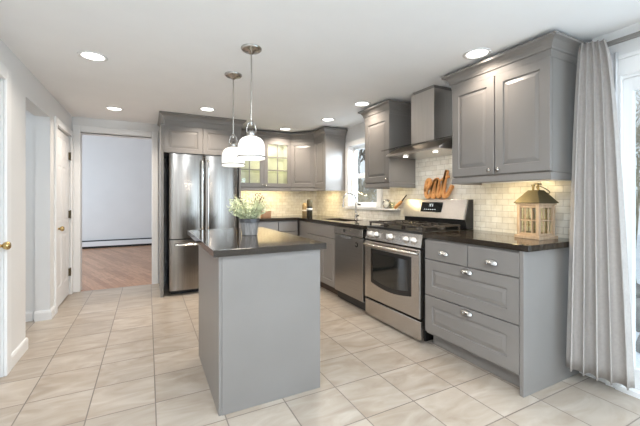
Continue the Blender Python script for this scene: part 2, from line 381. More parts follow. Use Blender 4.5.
# sliding door in the east wall
d3 = sroot('door_3', (XE, -.1, 0))
MB().box(XE-.022, XE, .992, 1.075, 0, 1.955).box(XE-.022, XE, -1.32, -1.235, 0, 1.955).box(XE-.022, XE, -1.32, 1.075, 1.955, 2.055).box(XE-.030, XE, -1.34, 1.09, 2.055, 2.08).build('door_casing', 'trim', d3, .004)
MB().box(XE, XE+.14, 1.005, 1.02, 0, 1.98).box(XE, XE+.14, -1.25, -1.21, 0, 1.98).box(XE, XE+.14, -1.21, 1.005, 1.94, 1.98).box(XE-.03, XE+.14, -1.25, 1.02, 0, .03).build('door_frame', 'trim', d3)
for x, y0, y1 in ((XE+.03, -.14, 1.005), (XE+.08, -1.21, -.08)):
    p = MB().box(x, x+.04, y0, y0+.07, .03, 1.94).box(x, x+.04, y1-.05, y1, .03, 1.94).box(x, x+.04, y0+.07, y1-.05, .03, .15).box(x, x+.04, y0+.07, y1-.05, 1.86, 1.94).build('sliding_panel', 'trim', d3, .003)
    B(x+.016, x+.024, y0+.066, y1-.046, .146, 1.864).build('door_glass', 'glass', p)
# unseen south window, added for fill light and reflections in the refrigerator doors
w2 = sroot('added_window', (2.02, YS, .35))
MB().box(1.44, 1.52, YS-.02, YS+.02, .35, 2.02).box(2.53, 2.6, YS-.02, YS+.02, .35, 2.02).box(1.52, 2.53, YS-.02, YS+.02, 1.95, 2.08).box(1.52, 2.53, YS-.02, YS+.04, .31, .37).box(1.52, 2.53, YS-.06, YS-.02, 1.14, 1.19).build('window_frame', 'trim', w2)
B(1.5, 2.55, YS-.06, YS-.05, .35, 2.02).build('window_glass', 'glass', w2)
# tile backsplash
struct('backsplash_east', MB().box(XE-.008, XE, 1.15, 3.38, .914, 1.32).box(XE-.008, XE, 1.99, 2.82, 1.32, 1.78).box(XE-.008, XE, 3.38, 4.27, .914, 1.045).box(XE-.008, XE, 4.27, YN, .914, 1.335), 'subway_e')
struct('backsplash_north', B(1.11, XE-.008, YN-.008, YN, .914, 1.335), 'subway_n')

# ------------------------------------------------------------------ cabinet helpers
RAISED = lambda fw: [(0,0),(0,.019),(.002,.021),(fw,.021),(fw+.004,.012),(fw+.010,.012),(fw+.034,.018),(fw+.036,.018)]
SLAB = [(0,0),(0,.019),(.003,.021)]
def door(parent, O, U, N, w_, h, fw=.062, name='cabinet_door', style=None):
    return MB().rings(O, U, N, w_, h, style or RAISED(fw)).build(name, 'cab', parent)
def door_knob(parent, P, N):
    return MB().lathe(P, [(.006,0),(.006,.012),(.013,.016),(.015,.022),(.012,.027),(0,.028)], 14, N).build('knob', 'nickel', parent)
def cup_pull(parent, P, U, N):
    P, U, N = Vector(P), Vector(U), Vector(N); V = Vector((0,0,1)); n1, n2 = 14, 7; vs = []
    for i in range(n1+1):
        a = PI*i/n1
        for j in range(n2+1):
            b = PI/2*j/n2
            vs.append(P + U*(-.047*math.cos(a)) + (N*(.028*math.cos(b)**.8) + V*(.034*math.sin(b)))*math.sin(a)**.6 - V*.008)
    m_ = n2+1
    mb = MB().add(vs, [(i*m_+j, i*m_+j+1, (i+1)*m_+j+1, (i+1)*m_+j) for i in range(n1) for j in range(n2)], True)
    return mb.build('cup_pull', 'pewter', parent)
CROWN = [(0,2.092),(.004,2.092),(.006,2.135),(.014,2.140),(.015,2.150),(.022,2.168),(.036,2.186),(.052,2.195),(.060,2.198),(.060,2.214),(.0,2.214)]
RAIL = [(0,1.312),(.012,1.312),(.016,1.322),(.012,1.362),(0,1.362)]

# ------------------------------------------------------------------ base cabinets
ZT = .876
c = thing('drawer_cabinet', (2.32, 1.63, 0), 'grey base cabinet with two small and two wide drawers beside the curtain', 'cabinet')
B(2.02, XE-.01, 1.25, 2.03, .105, ZT).build('cabinet_body', 'cab', c)
B(2.09, 2.60, 1.25, 2.025, 0, .105).build('toe_kick', 'cab', c)
B(1.998, XE-.01, 1.225, 1.25, 0, ZT).build('end_panel', 'cab', c, .002)
U, N = (0,-1,0), (-1,0,0)
F = lambda y1, y0, z0, z1, st=None: door(c, (2.02, y1, z0), U, N, y1-y0, z1-z0, .075, 'drawer', st)
dr = F(2.026, 1.625, .713, .862, SLAB); cup_pull(dr, (2.0, 1.835, .772), U, N)
dr = F(1.618, 1.254, .713, .862, SLAB); cup_pull(dr, (2.0, 1.437, .772), U, N)
dr = F(2.026, 1.254, .424, .706); cup_pull(dr, (2.0, 1.625, .672), U, N)
dr = F(2.026, 1.254, .125, .417); cup_pull(dr, (2.0, 1.625, .384), U, N)

c = thing('sink_cabinet', (2.32, 3.9, 0), 'grey base cabinet under the sink, left of the dishwasher', 'cabinet')
MB().box(2.02, XE-.01, 3.49, 3.505, .105, ZT).box(2.02, XE-.01, 4.285, 4.30, .105, ZT).box(2.02, XE-.01, 3.505, 4.285, .105, .12).box(2.02, 2.03, 3.505, 4.285, .12, ZT).build('cabinet_body', 'cab', c)
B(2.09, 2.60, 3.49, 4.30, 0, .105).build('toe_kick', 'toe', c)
door(c, (2.02, 4.30, .713), U, N, .805, .149, name='drawer_front', style=SLAB)
door(c, (2.02, 4.30, .125), U, N, .40, .58); door(c, (2.02, 3.896, .125), U, N, .40, .58)

c = thing('corner_cabinet', (2.3, 4.7, 0), 'grey blind corner base cabinet where the two counters meet', 'cabinet')
B(2.04, XE-.01, 4.32, YN-.01, .105, ZT).build('cabinet_body', 'cab', c)
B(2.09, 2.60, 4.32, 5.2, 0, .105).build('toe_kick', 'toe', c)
door(c, (2.04, 4.598, .125), U, N, .27, .737, name='filler_panel', style=SLAB)
def north_base(x0, x1, label):
    c = thing('base_cabinet', ((x0+x1)/2, 4.93, 0), label, 'cabinet', 'base cabinets along the back wall')
    B(x0, x1, 4.64, YN-.01, .105, ZT).build('cabinet_body', 'cab', c)
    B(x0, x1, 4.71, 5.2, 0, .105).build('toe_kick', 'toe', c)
    door(c, (x0+.003, 4.64, .125), (1,0,0), (0,-1,0), x1-x0-.006, .58)
    door(c, (x0+.003, 4.64, .713), (1,0,0), (0,-1,0), x1-x0-.006, .149, name='drawer', style=SLAB)
north_base(1.125, 1.69, 'grey base cabinet against the back wall, next to the refrigerator')
north_base(1.695, 2.0, 'narrow grey base cabinet against the back wall, next to the corner')

# countertops
tag(B(1.995, XE-.009, 1.195, 2.05, ZT, .914).build('countertop', 'granite', None, .002), 'short dark granite worktop right of the range, under the lantern', 'countertop')
mb = MB().prism([(1.13,4.6),(1.995,4.6),(1.995,2.88),(2.12,2.88),(2.12,4.6),(2.12,5.225),(1.13,5.225)], ZT, .914)
mb = MB().box(1.13, 1.995, 4.6, 5.23, ZT, .914).box(1.995, XE-.009, 4.15, 5.23, ZT, .914).box(1.995, XE-.009, 2.88, 3.52, ZT, .914).box(1.995, 2.13, 3.52, 4.15, ZT, .914).box(2.44, XE-.009, 3.52, 4.15, ZT, .914)
tag(mb.build('countertop', 'granite'), 'long dark granite worktop with the sink, turning the back corner', 'countertop')
s = thing('sink', (2.285, 3.835, .70), 'stainless undermount sink set in the worktop below the window', 'sink')
MB().box(2.115, 2.13, 3.505, 4.165, .70, .875).box(2.44, 2.455, 3.505, 4.165, .70, .875).box(2.13, 2.44, 3.505, 3.52, .70, .875).box(2.13, 2.44, 4.15, 4.165, .70, .875).box(2.13, 2.44, 3.52, 4.15, .69, .70).build('basin', 'steel_dark', s)
MB().lathe((2.285,3.835,.70), [(.045,0),(.045,.004),(.03,.003),(0,.001)], 20).build('drain', 'chrome', s)
f = thing('faucet', (2.50, 3.80, .914), 'brushed nickel gooseneck faucet behind the sink', 'faucet')
MB().lathe((2.50,3.80,.914), [(.028,0),(.028,.008),(.020,.02),(.017,.09),(.014,.10)], 18).build('base', 'nickel', f)
path = [(2.50,3.80,.99+.02*i) for i in range(10)] + [(2.40+.10*math.cos(a), 3.80, 1.17+.10*math.sin(a)) for a in [PI*i/14 for i in range(15)]] + [(2.30,3.80,1.15),(2.298,3.80,1.12)]
MB().tube(path, .011, 10).build('spout', 'nickel', f)
MB().tube([(2.298,3.80,1.13),(2.297,3.80,1.085)], .015, 12).build('spray_head', 'nickel', f)
MB().tube([(2.50,3.785,.965),(2.50,3.745,.97),(2.475,3.70,.985)], [.014,.013,.008], 8).build('handle', 'nickel', f)

# ------------------------------------------------------------------ island
c = thing('kitchen_island', (.655, 2.5, 0), 'grey painted kitchen island with plain panel sides in the middle of the floor', 'island')
B(.365, .945, 1.90, 2.68, 0, ZT).build('cabinet_body', 'cab', c)
B(.362, .968, 1.880, 1.900, 0, ZT).build('end_panel', 'cab', c, .0015)
B(.345, .362, 1.884, 2.70, 0, ZT).build('side_panel', 'cab', c, .0015)
B(.945, .965, 1.902, 2.70, .105, ZT).build('side_panel', 'cab', c, .0015)
B(.362, .945, 2.68, 2.70, 0, ZT).build('end_panel', 'cab', c, .0015)
tag(B(.312, 1.0, 1.856, 3.17, ZT, .914).build('countertop', 'granite', None, .002), 'dark granite top of the kitchen island, under the pendants', 'countertop')

# ------------------------------------------------------------------ dishwasher
c = thing('dishwasher', (2.3, 3.185, 0), 'dark stainless dishwasher between the range and the sink cabinet', 'dishwasher')
B(2.03, 2.58, 2.89, 3.48, .02, .86).build('tub_body', 'black', c)
dd = B(1.988, 2.03, 2.89, 3.48, .115, .775).build('door', 'steel_dark', c, .003)
cp = B(1.980, 2.03, 2.89, 3.48, .785, .868).build('control_panel', 'steel_h', c, .003)
B(1.978, 1.981, 3.235, 3.27, .815, .848).build('brand_badge', 'ink', cp)
MB().prism_axis([(3.10+.13*math.cos(a)+.1, .777+.03*math.sin(a)) for a in [PI+PI*i/10 for i in range(11)]], 0, 1.976, 1.990).build('pocket_handle', 'chrome', c)
B(2.06, 2.09, 2.89, 3.48, .0, .105).build('toe_kick', 'black', c)
pth = [(1.984, 3.01+.022*math.cos(a), .70+.022*math.sin(a)) for a in [.7+i*(2*PI-1.1)/16 for i in range(17)]]
tag(MB().tube(pth, [.003]+[.0055]*15+[.003], 6).build('magnet', 'rubber'), 'black open ring magnet on the dishwasher door', 'magnet')

# ------------------------------------------------------------------ gas range
c = thing('gas_range', (2.28, 2.47, 0), 'stainless steel gas range with five knobs and a big oven window', 'range')
y0, y1 = 2.066, 2.85
B(2.03, 2.60, y0-.010, y1+.012, .04, .90).build('range_body', 'black', c)
B(2.06, 2.55, y0+.02, y1-.02, 0, .04).build('toe_base', 'black', c)
B(1.985, 2.03, y0, y1, .02, .182).build('storage_drawer', 'steel_h', c, .008)
od = B(1.978, 2.03, y0, y1, .20, .772).build('oven_door', 'steel_h', c, .008)
ya, yb = 2.165, 2.735
arc = lambda ya, yb, zb, sag: [(ya+(yb-ya)*i/12, zb - sag*math.sin(PI*i/12)) for i in range(13)]
MB().prism_axis(arc(ya, yb, .365, .035) + [(yb,.70),(ya,.70)], 0, 1.974, 1.980).build('window_frame', 'black', od, .002)
MB().prism_axis(arc(ya+.035, yb-.035, .405, .03) + [(yb-.035,.665),(ya+.035,.665)], 0, 1.9725, 1.9745).build('oven_window', 'blackglass', od)
hp = [(1.978, y0+.03, .735), (1.94, y0+.04, .742)] + [(1.928-.012*math.sin(PI*i/10), y0+.06+(y1-y0-.12)*i/10, .742) for i in range(11)] + [(1.94, y1-.04, .742), (1.978, y1-.03, .735)]
MB().tube(hp, .0135, 10).build('oven_handle', 'steel_h', od)
cp = MB().prism_axis([(1.985,.785),(2.04,.785),(2.04,.897),(2.012,.897)], 1, y0, y1).build('control_panel', 'steel_h', c, .003)
for y in (2.765, 2.675, 2.46, 2.25, 2.155):
    k = MB().lathe((1.998, y, .838), [(.030,0),(.030,.006),(.023,.008),(.022,.030),(.018,.034),(0,.034)], 22, (-1,0,.24)).build('knob', 'steel', c)
    MB().box(1.950, 1.966, y-.004, y+.004, .826, .868).build('knob_grip', 'steel', k)
ct = MB().box(2.005, 2.50, y0, y1, .897, .918).build('cooktop', 'black', c, .006)
for (bx, by, r) in ((2.13,2.205,.05),(2.13,2.714,.045),(2.38,2.205,.04),(2.38,2.714,.05),(2.255,2.46,.055)):
    MB().lathe((bx,by,.918), [(r,0),(r,.008),(r*.8,.012),(r*.75,.020),(0,.022)], 20).build('burner', 'iron', ct)
for a, b in ((2.08, 2.33), (2.337, 2.583), (2.59, 2.838)):
    mb = MB(); z = .962; t = .009; m_ = (a+b)/2
    for y in (a+t, b-t): mb.box(2.03, 2.475, y-t, y+t, z-.014, z)
    for x in (2.03+t, 2.475-t, 2.2525): mb.box(x-t, x+t, a+2*t, b-2*t, z-.014, z)
    for xc in (2.14, 2.365):
        mb.box(xc-.09, xc-.03, m_-.006, m_+.006, z-.010, z+.006); mb.box(xc+.03, xc+.09, m_-.006, m_+.006, z-.010, z+.006)
        mb.box(xc-.006, xc+.006, a+.02, m_-.03, z-.010, z+.006); mb.box(xc-.006, xc+.006, m_+.03, b-.02, z-.010, z+.006)
    for x in (2.04, 2.465):
        for y in (a+t, b-t): mb.box(x-.007, x+.007, y-.007, y+.007, .917, z-.012)
    mb.build('grate', 'iron', c)
bgd = MB().prism_axis([(2.515,.918),(2.60,.918),(2.60,1.005),(2.515,1.005)], 1, y0-.005, y1+.005).build('backguard_base', 'black', c)
bgd = MB().prism_axis([(2.485,1.005),(2.60,1.005),(2.60,1.188),(2.545,1.188),(2.535,1.185)], 1, y0-.01, y1+.01).build('backguard', 'steel', c, .003)
MB().prism_axis([(2.52,.918),(2.602,.918),(2.602,1.184),(2.55,1.184),(2.495,1.0)], 1, y0-.018, y0-.0105).build('backguard_cap', 'black', c)
def on_guard(ya, yb, za, zb, out):   # patch on the sloped backguard
    xa = 2.485+(za-1.005)/.18*.05 - out; xb = 2.485+(zb-1.005)/.18*.05 - out
    return MB().add([(xa,ya,za),(xa,yb,za),(xb,yb,zb),(xb,ya,zb),(xa+.008,ya,za),(xa+.008,yb,za),(xb+.008,yb,zb),(xb+.008,ya,zb)],
                    [(0,1,2,3),(4,7,6,5),(0,4,5,1),(3,2,6,7),(0,3,7,4),(1,5,6,2)])
dp = on_guard(2.325, 2.60, 1.062, 1.158, .003).build('display', 'blackglass', bgd)
dg = MB()
def digit(n, y, z, s_):
    seg = {'0':'abcdef','1':'bc','8':'abcdefg','6':'acdefg'}[n]; h_, w_ = s_, s_*.55; t = s_*.14
    R = {'a':(0,w_,2*h_-t,2*h_),'d':(0,w_,0,t),'g':(0,w_,h_-t/2,h_+t/2),'f':(0,t,h_,2*h_),'b':(w_-t,w_,h_,2*h_),'e':(0,t,0,h_),'c':(w_-t,w_,0,h_)}
    for q in seg:
        a, b, e, g = R[q]; m_ = on_guard(y-b, y-a, z+e, z+g, .0035); dg.add(m_.v, m_.f)
for n, y in (('1',2.497),('0',2.476),('8',2.452)): digit(n, y, 1.117, .013)
m_ = on_guard(2.4775, 2.4805, 1.124, 1.127, .0035); dg.add(m_.v, m_.f); m_ = on_guard(2.4775, 2.4805, 1.134, 1.137, .0035); dg.add(m_.v, m_.f)
for k in range(6): m_ = on_guard(2.40+.028*k, 2.414+.028*k, 1.085, 1.089, .0035); dg.add(m_.v, m_.f)
dg.build('display_lettering', 'digits', dp)

# ------------------------------------------------------------------ range hood
yc = 2.39
c = thing('range_hood', (2.4, yc, 1.62), 'stainless chimney range hood with curved glass above the range', 'range hood')
B(2.32, XE-.001, yc-.15, yc+.15, 1.722, H-.032).build('chimney', 'steel', c, .003)
B(2.335, XE-.001, yc-.135, yc+.135, H-.032, H-.001).build('chimney_top_shadow', 'steel_dark', c)  # darker steel strip standing in for the shadow where the chimney meets the ceiling
bd = MB().prism_axis([(2.17,1.617),(2.62,1.617),(2.62,1.725),(2.335,1.725),(2.17,1.637)], 1, yc-.355, yc+.355).build('hood_body', 'steel', c, .004)
vs = []; nx, ny = 12, 20
for j in range(ny+1):
    q = -1+2*j/ny
    xf = 2.135 - .15*(1-q*q)
    for i in range(nx+1):
        t = i/nx; x = xf + (2.33-xf)*t
        z = 1.640 + .093*max(0,min(1,(x-1.98)/.36))
        vs.append((x, yc+.385*q, z))
n_ = len(vs); vs2 = vs + [(x,y,z+.007) for x,y,z in vs]; W_ = nx+1; fs = []
for j in range(ny):
    for i in range(nx):
        a = j*W_+i; fs += [(a,a+1,a+W_+1,a+W_), (n_+a,n_+a+W_,n_+a+W_+1,n_+a+1)]
for j in range(ny):
    a = j*W_; fs.append((a,a+W_,n_+a+W_,n_+a)); a += nx; fs.append((a,n_+a,n_+a+W_,a+W_))
for i in range(nx):
    fs.append((i,n_+i,n_+i+1,i+1)); a = ny*W_+i; fs.append((a,a+1,n_+a+1,n_+a))
MB().add(vs2, fs, True).build('glass_canopy', 'hoodglass', c)
for y in (yc-.195, yc+.195):
    lp = MB().lathe((2.29,y,1.618), [(.028,0),(.028,-.004),(.022,-.006)], 18).build('lamp_ring', 'chrome', c)
    MB().lathe((2.29,y,1.612), [(.021,0),(.021,-.002),(0,-.003)], 18).build('lamp_lens', 'hoodlamp', lp)
for y in (yc-.195, yc+.195): area('hood_bulb', (2.29,y,1.608), (.25,0,-1), .04, .04, .9, (1,.93,.80), c)
B(2.34, 2.58, yc-.14, yc+.14, 1.626, 1.6175).build('grease_filter', 'steel_dark', c)

# ------------------------------------------------------------------ wall cabinets
XF = 2.28
def under_light(parent_pts, label, power):
    x0, x1, y0_, y1_, z = parent_pts
    t = thing('under_cabinet_light', ((x0+x1)/2, (y0_+y1_)/2, z), label, 'light', 'under cabinet lights')
    B(x0, x1, y0_, y1_, z-.014, z).build('housing', 'trim', t)
    B(x0+.003, x1-.003, y0_+.003, y1_-.003, z-.017, z-.014).build('lens', 'led', t)
    l = area('strip_light', ((x0+x1)/2, (y0_+y1_)/2, z-.019), (.35 if x1-x0 < y1_-y0_ else 0, .35 if x1-x0 > y1_-y0_ else 0, -1), x1-x0 if x1-x0 > y1_-y0_ else x1-x0, y1_-y0_, power, (1,.77,.40), t)
    return t
c = thing('wall_cabinet', (2.45, 1.6, 1.312), 'grey two door wall cabinet above the lantern', 'cabinet')
B(XF, XE-.01, 1.215, 1.985, 1.365, 2.10).build('cabinet_body', 'cab', c)
for a, b, k in ((1.985, 1.602, 1.635), (1.598, 1.215, 1.565)):
    d = door(c, (XF, a-.002, 1.372), U, N, a-b-.004, .722); door_knob(d, (XF-.021, k, 1.402), N)
MB().sweep([(XE-.01,1.985),(XF,1.985),(XF,1.215),(XE-.01,1.215)][::-1][::-1], RAIL).build('light_rail', 'cab', c) if False else None
def rail_and_crown(c, path, crown=True):
    MB().sweep(path, [(o-.012, z) for o, z in RAIL]).build('light_rail', 'cab', c)
    if crown: MB().sweep(path, CROWN).build('crown_molding', 'cab', c)
# travel so that the room is on the right hand side of the path
P3 = [(XE-.012, 1.985), (XF-.018, 1.985), (XF-.018, 1.215), (XE-.012, 1.215)]
rail_and_crown(c, P3[::-1] if False else P3)
under_light((2.34, 2.38, 1.26, 1.94, 1.362), 'slim warm light strip under the two door wall cabinet', P_UNDER*1.3)
c = thing('wall_cabinet', (2.45, 3.04, 1.312), 'grey single door wall cabinet between the hood and the window', 'cabinet')
B(XF, XE-.01, 2.80, 3.25, 1.365, 2.10).build('cabinet_body', 'cab', c)
d = door(c, (XF, 3.248, 1.372), U, N, .446, .722); door_knob(d, (XF-.021, 2.835, 1.402), N)
rail_and_crown(c, [(XE-.012,3.25),(XF-.018,3.25),(XF-.018,2.80),(XE-.012,2.80)])
under_light((2.34, 2.38, 2.85, 3.20, 1.362), 'slim warm light strip under the single door wall cabinet', P_UNDER*.4)
c = thing('wall_cabinet', (2.45, 4.45, 1.312), 'narrow grey wall cabinet with pale end panel left of the window', 'cabinet')
B(2.30, XE-.01, 4.28, 4.628, 1.365, 2.10).build('cabinet_body', 'cab', c)
B(2.283, XE-.01, 4.264, 4.28, 1.312, 2.10).build('end_panel', 'cab', c, .0015)
door(c, (2.30, 4.626, 1.372), U, N, .342, .722, .055)
c = thing('corner_wall_cabinet', (2.4, 5.0, 1.312), 'grey diagonal corner wall cabinet with one solid door', 'cabinet')
MB().prism([(2.025,5.228),(2.025,4.955),(2.315,4.632),(2.62,4.632),(2.62,5.228)], 1.365, 2.10).build('cabinet_body', 'cab', c)
dv = Vector((2.315-2.025, 4.632-4.955, 0)); L = dv.length; dv.normalize(); nv = Vector((dv.y, -dv.x, 0))
door(c, Vector((2.025,4.955,1.372))+dv*.006, dv, nv, L-.012, .722)
c = thing('glass_wall_cabinet', (1.57, 5.1, 1.312), 'grey wall cabinet with two paned glass doors over the back counter', 'cabinet')
x0, x1, yf = 1.13, 2.02, 4.955
MB().box(x0, x0+.018, yf, YN-.012, 1.365, 2.10).box(x1-.018, x1, yf, YN-.012, 1.365, 2.10).box(x0+.018, x1-.018, yf, YN-.012, 1.365, 1.383).box(x0+.018, x1-.018, yf, YN-.012, 2.082, 2.10).build('cabinet_body', 'cab', c)
MB().box(x0+.018, x1-.018, YN-.02, YN-.012, 1.383, 2.082).box(x0+.018, x0+.021, yf+.01, YN-.02, 1.383, 2.082).box(x1-.021, x1-.018, yf+.01, YN-.02, 1.383, 2.082).build('back_panel', 'cab_in', c)
for z in (1.61, 1.84): B(x0+.021, x1-.021, yf+.03, YN-.022, z, z+.016).build('shelf', 'cabglass', c)
area('cabinet_light', ((x0+x1)/2, 5.07, 2.075), (0,.1,-1), .7, .05, 2.8, (1,.95,.80), c)
xm = (x0+x1)/2
for a, b in ((x0, xm), (xm, x1)):
    a += .002; b -= .002; zb, zt = 1.372, 2.094; fw = .06; mb = MB(); y_ = yf-.021
    mb.box(a, a+fw, y_, yf, zb, zt).box(b-fw, b, y_, yf, zb, zt).box(a+fw, b-fw, y_, yf, zb, zb+fw).box(a+fw, b-fw, y_, yf, zt-fw, zt)
    mb.box((a+b)/2-.008, (a+b)/2+.008, y_+.003, yf-.004, zb+fw, zt-fw)
    for k in (1, 2):
        z = zb+fw+(zt-zb-2*fw)*k/3
        mb.box(a+fw, (a+b)/2-.008, y_+.003, yf-.004, z-.008, z+.008).box((a+b)/2+.008, b-fw, y_+.003, yf-.004, z-.008, z+.008)
    d = mb.build('glass_door', 'cab', c, .002)
    B(a+fw-.004, b-fw+.004, yf-.011, yf-.008, zb+fw-.004, zt-fw+.004).build('pane', 'cabglass', d)
    door_knob(d, (xm+(-.03 if b < xm+.01 else .03), y_, 1.40), (0,-1,0))
PB = [(2.285-.003, 4.264), (2.282, 4.622), (2.012, 4.936), (1.13, 4.936)][::-1]
PBC = PB + [(XE-.012, 4.262)]
MB_c = MB().sweep(PBC, CROWN)
tag(MB_c.build('crown_molding', 'cab'), 'grey crown molding running over the back corner wall cabinets', 'crown molding')
tag(MB().sweep(PB, [(o-.012, z) for o, z in RAIL]).build('light_rail', 'cab'), 'grey light rail under the back corner wall cabinets', 'light rail')
under_light((1.18, 2.0, 4.985, 5.025, 1.362), 'slim warm light strip under the glass door cabinet', P_UNDER*1.6)
under_light((2.36, 2.40, 4.32, 4.95, 1.362), 'slim warm light strip under the corner wall cabinets', P_UNDER*1.3)

# ------------------------------------------------------------------ refrigerator and its surround
c = thing('refrigerator_surround', (.62, 4.85, 0), 'grey tall panels with a two door cabinet and crown over the refrigerator', 'cabinet')
B(.138, .170, 4.47, YN-.012, 0, 2.10).build('side_panel', 'cab', c, .002)
B(1.085, 1.108, 4.47, YN-.012, 0, 2.10).build('side_panel', 'cab', c, .002)
B(.170, 1.085, 4.49, YN-.012, 1.765, 2.10).build('cabinet_body', 'cab', c)
for a, b in ((.172, .620), (.624, 1.083)):
    door(c, (a, 4.49, 1.758), (1,0,0), (0,-1,0), b-a, .333, .055)
MB().sweep([(.180, YN-.012), (.180, 4.468), (1.108, 4.468), (1.108, 4.868)], [(o_, z_ + (.024 if z_ > 2.1 else 0)) for o_, z_ in CROWN]).build('crown_molding', 'cab', c)
c = thing('refrigerator', (.645, 4.85, 0), 'stainless french door refrigerator with bottom freezer drawer', 'refrigerator')
B(.232, 1.058, 4.53, 5.20, .03, 1.745).build('fridge_body', 'black', c)
B(.25, 1.04, 4.56, 5.1, 0, .03).build('fridge_base', 'black', c)
def curved_front(xa, xb, z0, z1, name, bulge=.014, yb=4.525, yf=4.462):
    pts = [(xb, yb), (xa, yb)]; n = 14
    pts = [(xa, yb)] + [(xa+(xb-xa)*i/n, yf - bulge*math.sin(PI*i/n)**.6 + .0) for i in range(n+1)] + [(xb, yb)]
    mb = MB(); k = len(pts); v = [(x,y,z0) for x,y in pts]+[(x,y,z1) for x,y in pts]
    mb.add(v, [tuple(range(k-1,-1,-1)), tuple(range(k,2*k)), (k-1,0,k,2*k-1)]); mb.add(v, [(i,i+1,k+i+1,k+i) for i in range(k-1)], True)
    o = mb.build(name, 'steel_fridge', c, .004); return o
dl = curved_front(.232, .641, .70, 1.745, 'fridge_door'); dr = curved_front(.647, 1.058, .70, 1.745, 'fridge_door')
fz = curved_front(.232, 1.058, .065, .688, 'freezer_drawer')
for dd, x in ((dl, .610), (dr, .680)):
    MB().tube([(x,4.455,.80),(x,4.405,.815)] + [(x,4.398,.84+.08*i) for i in range(11)] + [(x,4.405,1.665),(x,4.455,1.68)], .012, 10).build('handle', 'chrome', dd)
MB().tube([(.30,4.46,.628),(.31,4.405,.628)]+[(.34+.061*i,4.398,.628) for i in range(11)]+[(.98,4.405,.628),(.99,4.46,.628)], .013, 10).build('handle', 'chrome', fz)

# ------------------------------------------------------------------ pendants and recessed lights
def pendant(y, label):
    x = .642
    p = thing('pendant_light', (x, y, 1.46), label, 'pendant light', 'pendant lights over the island')
    MB().lathe((x,y,H), [(.072,0),(.072,-.008),(.060,-.018),(.022,-.024),(.012,-.040),(0,-.040)], 28).build('canopy', 'nickel', p)
    MB().tube([(x,y,H-.035),(x,y,1.70)], .0055, 8).build('rod', 'nickel', p)
    mb = MB().lathe((x,y,1.625), [(.030,0),(.034,.004),(.034,.030),(.028,.036),(.014,.040),(.012,.052),(0,.052)], 20)
    for s_ in (-1, 1): mb.tube([(x+s_*.030,y,1.635),(x+s_*.034,y,1.68),(x+s_*.024,y,1.715),(x+s_*.008,y,1.725)], .0045, 6)
    mb.lathe((x,y,1.70), [(.008,0),(.012,.01),(.012,.03),(.006,.04),(0,.04)], 12)
    mb.build('socket', 'nickel', p)
    prof = [(.093,1.468),(.0935,1.50),(.0935,1.545),(.090,1.572),(.080,1.596),(.064,1.613),(.045,1.622),(.030,1.626)]
    inner = [(r-.004, z-.002) for r, z in prof[::-1]]
    MB().lathe((x,y,0), prof+inner, 36, ring=True).build('shade', 'opal', p)
    MB().lathe((x,y,0), [(.0945,1.480),(.0975,1.480),(.0975,1.488),(.0945,1.488)], 36, ring=True).build('shade_band', 'nickel', p)
    MB().lathe((x,y,1.470), [(0,0),(.089,0),(.089,.004),(0,.004)], 36).build('diffuser', 'opal', p)
    l = bpy.data.lights.new('pendant_bulb', 'AREA'); l.shape = 'DISK'; l.size = .17; l.energy = P_PEND; l.color = WARM
    o = bpy.data.objects.new('pendant_bulb', l); C.objects.link(o); o.parent = p; o.location = (0,0,.004)
    return p
pendant(2.295, 'white opal glass pendant hanging nearer the camera over the island')
pendant(2.85, 'white opal glass pendant hanging nearer the refrigerator over the island')
spots = [(-.358, 2.95, 'recessed ceiling light near the left wall, before the hall opening'),
         (-.346, 4.55, 'recessed ceiling light in front of the doorway to the wood floor room'),
         (.617, 4.08, 'recessed ceiling light in front of the refrigerator cabinet'),
         (2.10, 3.07, 'recessed ceiling light in front of the single door wall cabinet'),
         (2.11, 1.63, 'recessed ceiling light over the two door wall cabinet'),
         (2.115, 3.88, 'recessed ceiling light in front of the kitchen window'),
         (1.83, 4.70, 'recessed ceiling light in front of the glass door cabinet'),
         (-1.6, 3.6, 'added recessed fill light in the side hall, unseen behind the left wall'),  # unseen lamp added to brighten the dark side hall
         (-.2, .6, 'added recessed fill light behind the camera, nearest the left door'), (0.8, .2, 'added recessed fill light behind the camera, nearest the sliding door'),
         (-.2, -.7, 'added recessed fill light behind the camera, mid room by the left wall'), (0.8, -.9, 'added recessed fill light behind the camera, mid room by the sliding door'),
         (-.2, -2.0, 'added recessed fill light behind the camera, south end by the left wall'), (0.8, -2.0, 'added recessed fill light behind the camera, south end by the added window')]  # the six lamps behind the camera are unseen, added as fill
r0 = None
for x, y, lab in spots:
    if r0 is None:
        r = thing('recessed_light', (x, y, H), lab, 'ceiling light', 'recessed ceiling lights')
        MB().lathe((x,y,H), [(.070,-.001),(.093,-.001),(.095,-.004),(.078,-.008),(.070,-.004)], 32, ring=True).build('trim_ring', 'trim', r)
        MB().lathe((x,y,H-.0025), [(0,0),(.071,0),(.071,.001),(0,.001)], 32).build('lens', 'downlight', r)
        l = bpy.data.lights.new('downlight_bulb', 'AREA'); l.shape = 'DISK'; l.size = .13; l.energy = P_DOWN; l.color = WARM; l.spread = math.radians(140)
        o = bpy.data.objects.new('downlight_bulb', l); C.objects.link(o); o.parent = r; o.location = (0,0,-.012)
        r0 = r; fill_bulb = l.copy(); fill_bulb.energy = P_FILL_DOWN; fill_bulb.color = (.82,.91,1.0); fill_bulb.spread = PI  # bluish bulb for the added fill lamps behind the camera
        open_bulb = l.copy(); open_bulb.energy = P_DOWN_OPEN; hall_fill_bulb = fill_bulb.copy(); hall_fill_bulb.energy = 3.2
    else:
        r = copy_tree(r0); r.location = (x, y, H); r['label'] = lab
        if 3.5 < y < 4.9 and x > -1:
            for ch in r.children:
                if ch.type == 'LIGHT': ch.data = open_bulb
        if y < 1 or x < -1:
            for ch in r.children:
                if ch.type == 'LIGHT': ch.data = hall_fill_bulb if x < -1 else fill_bulb

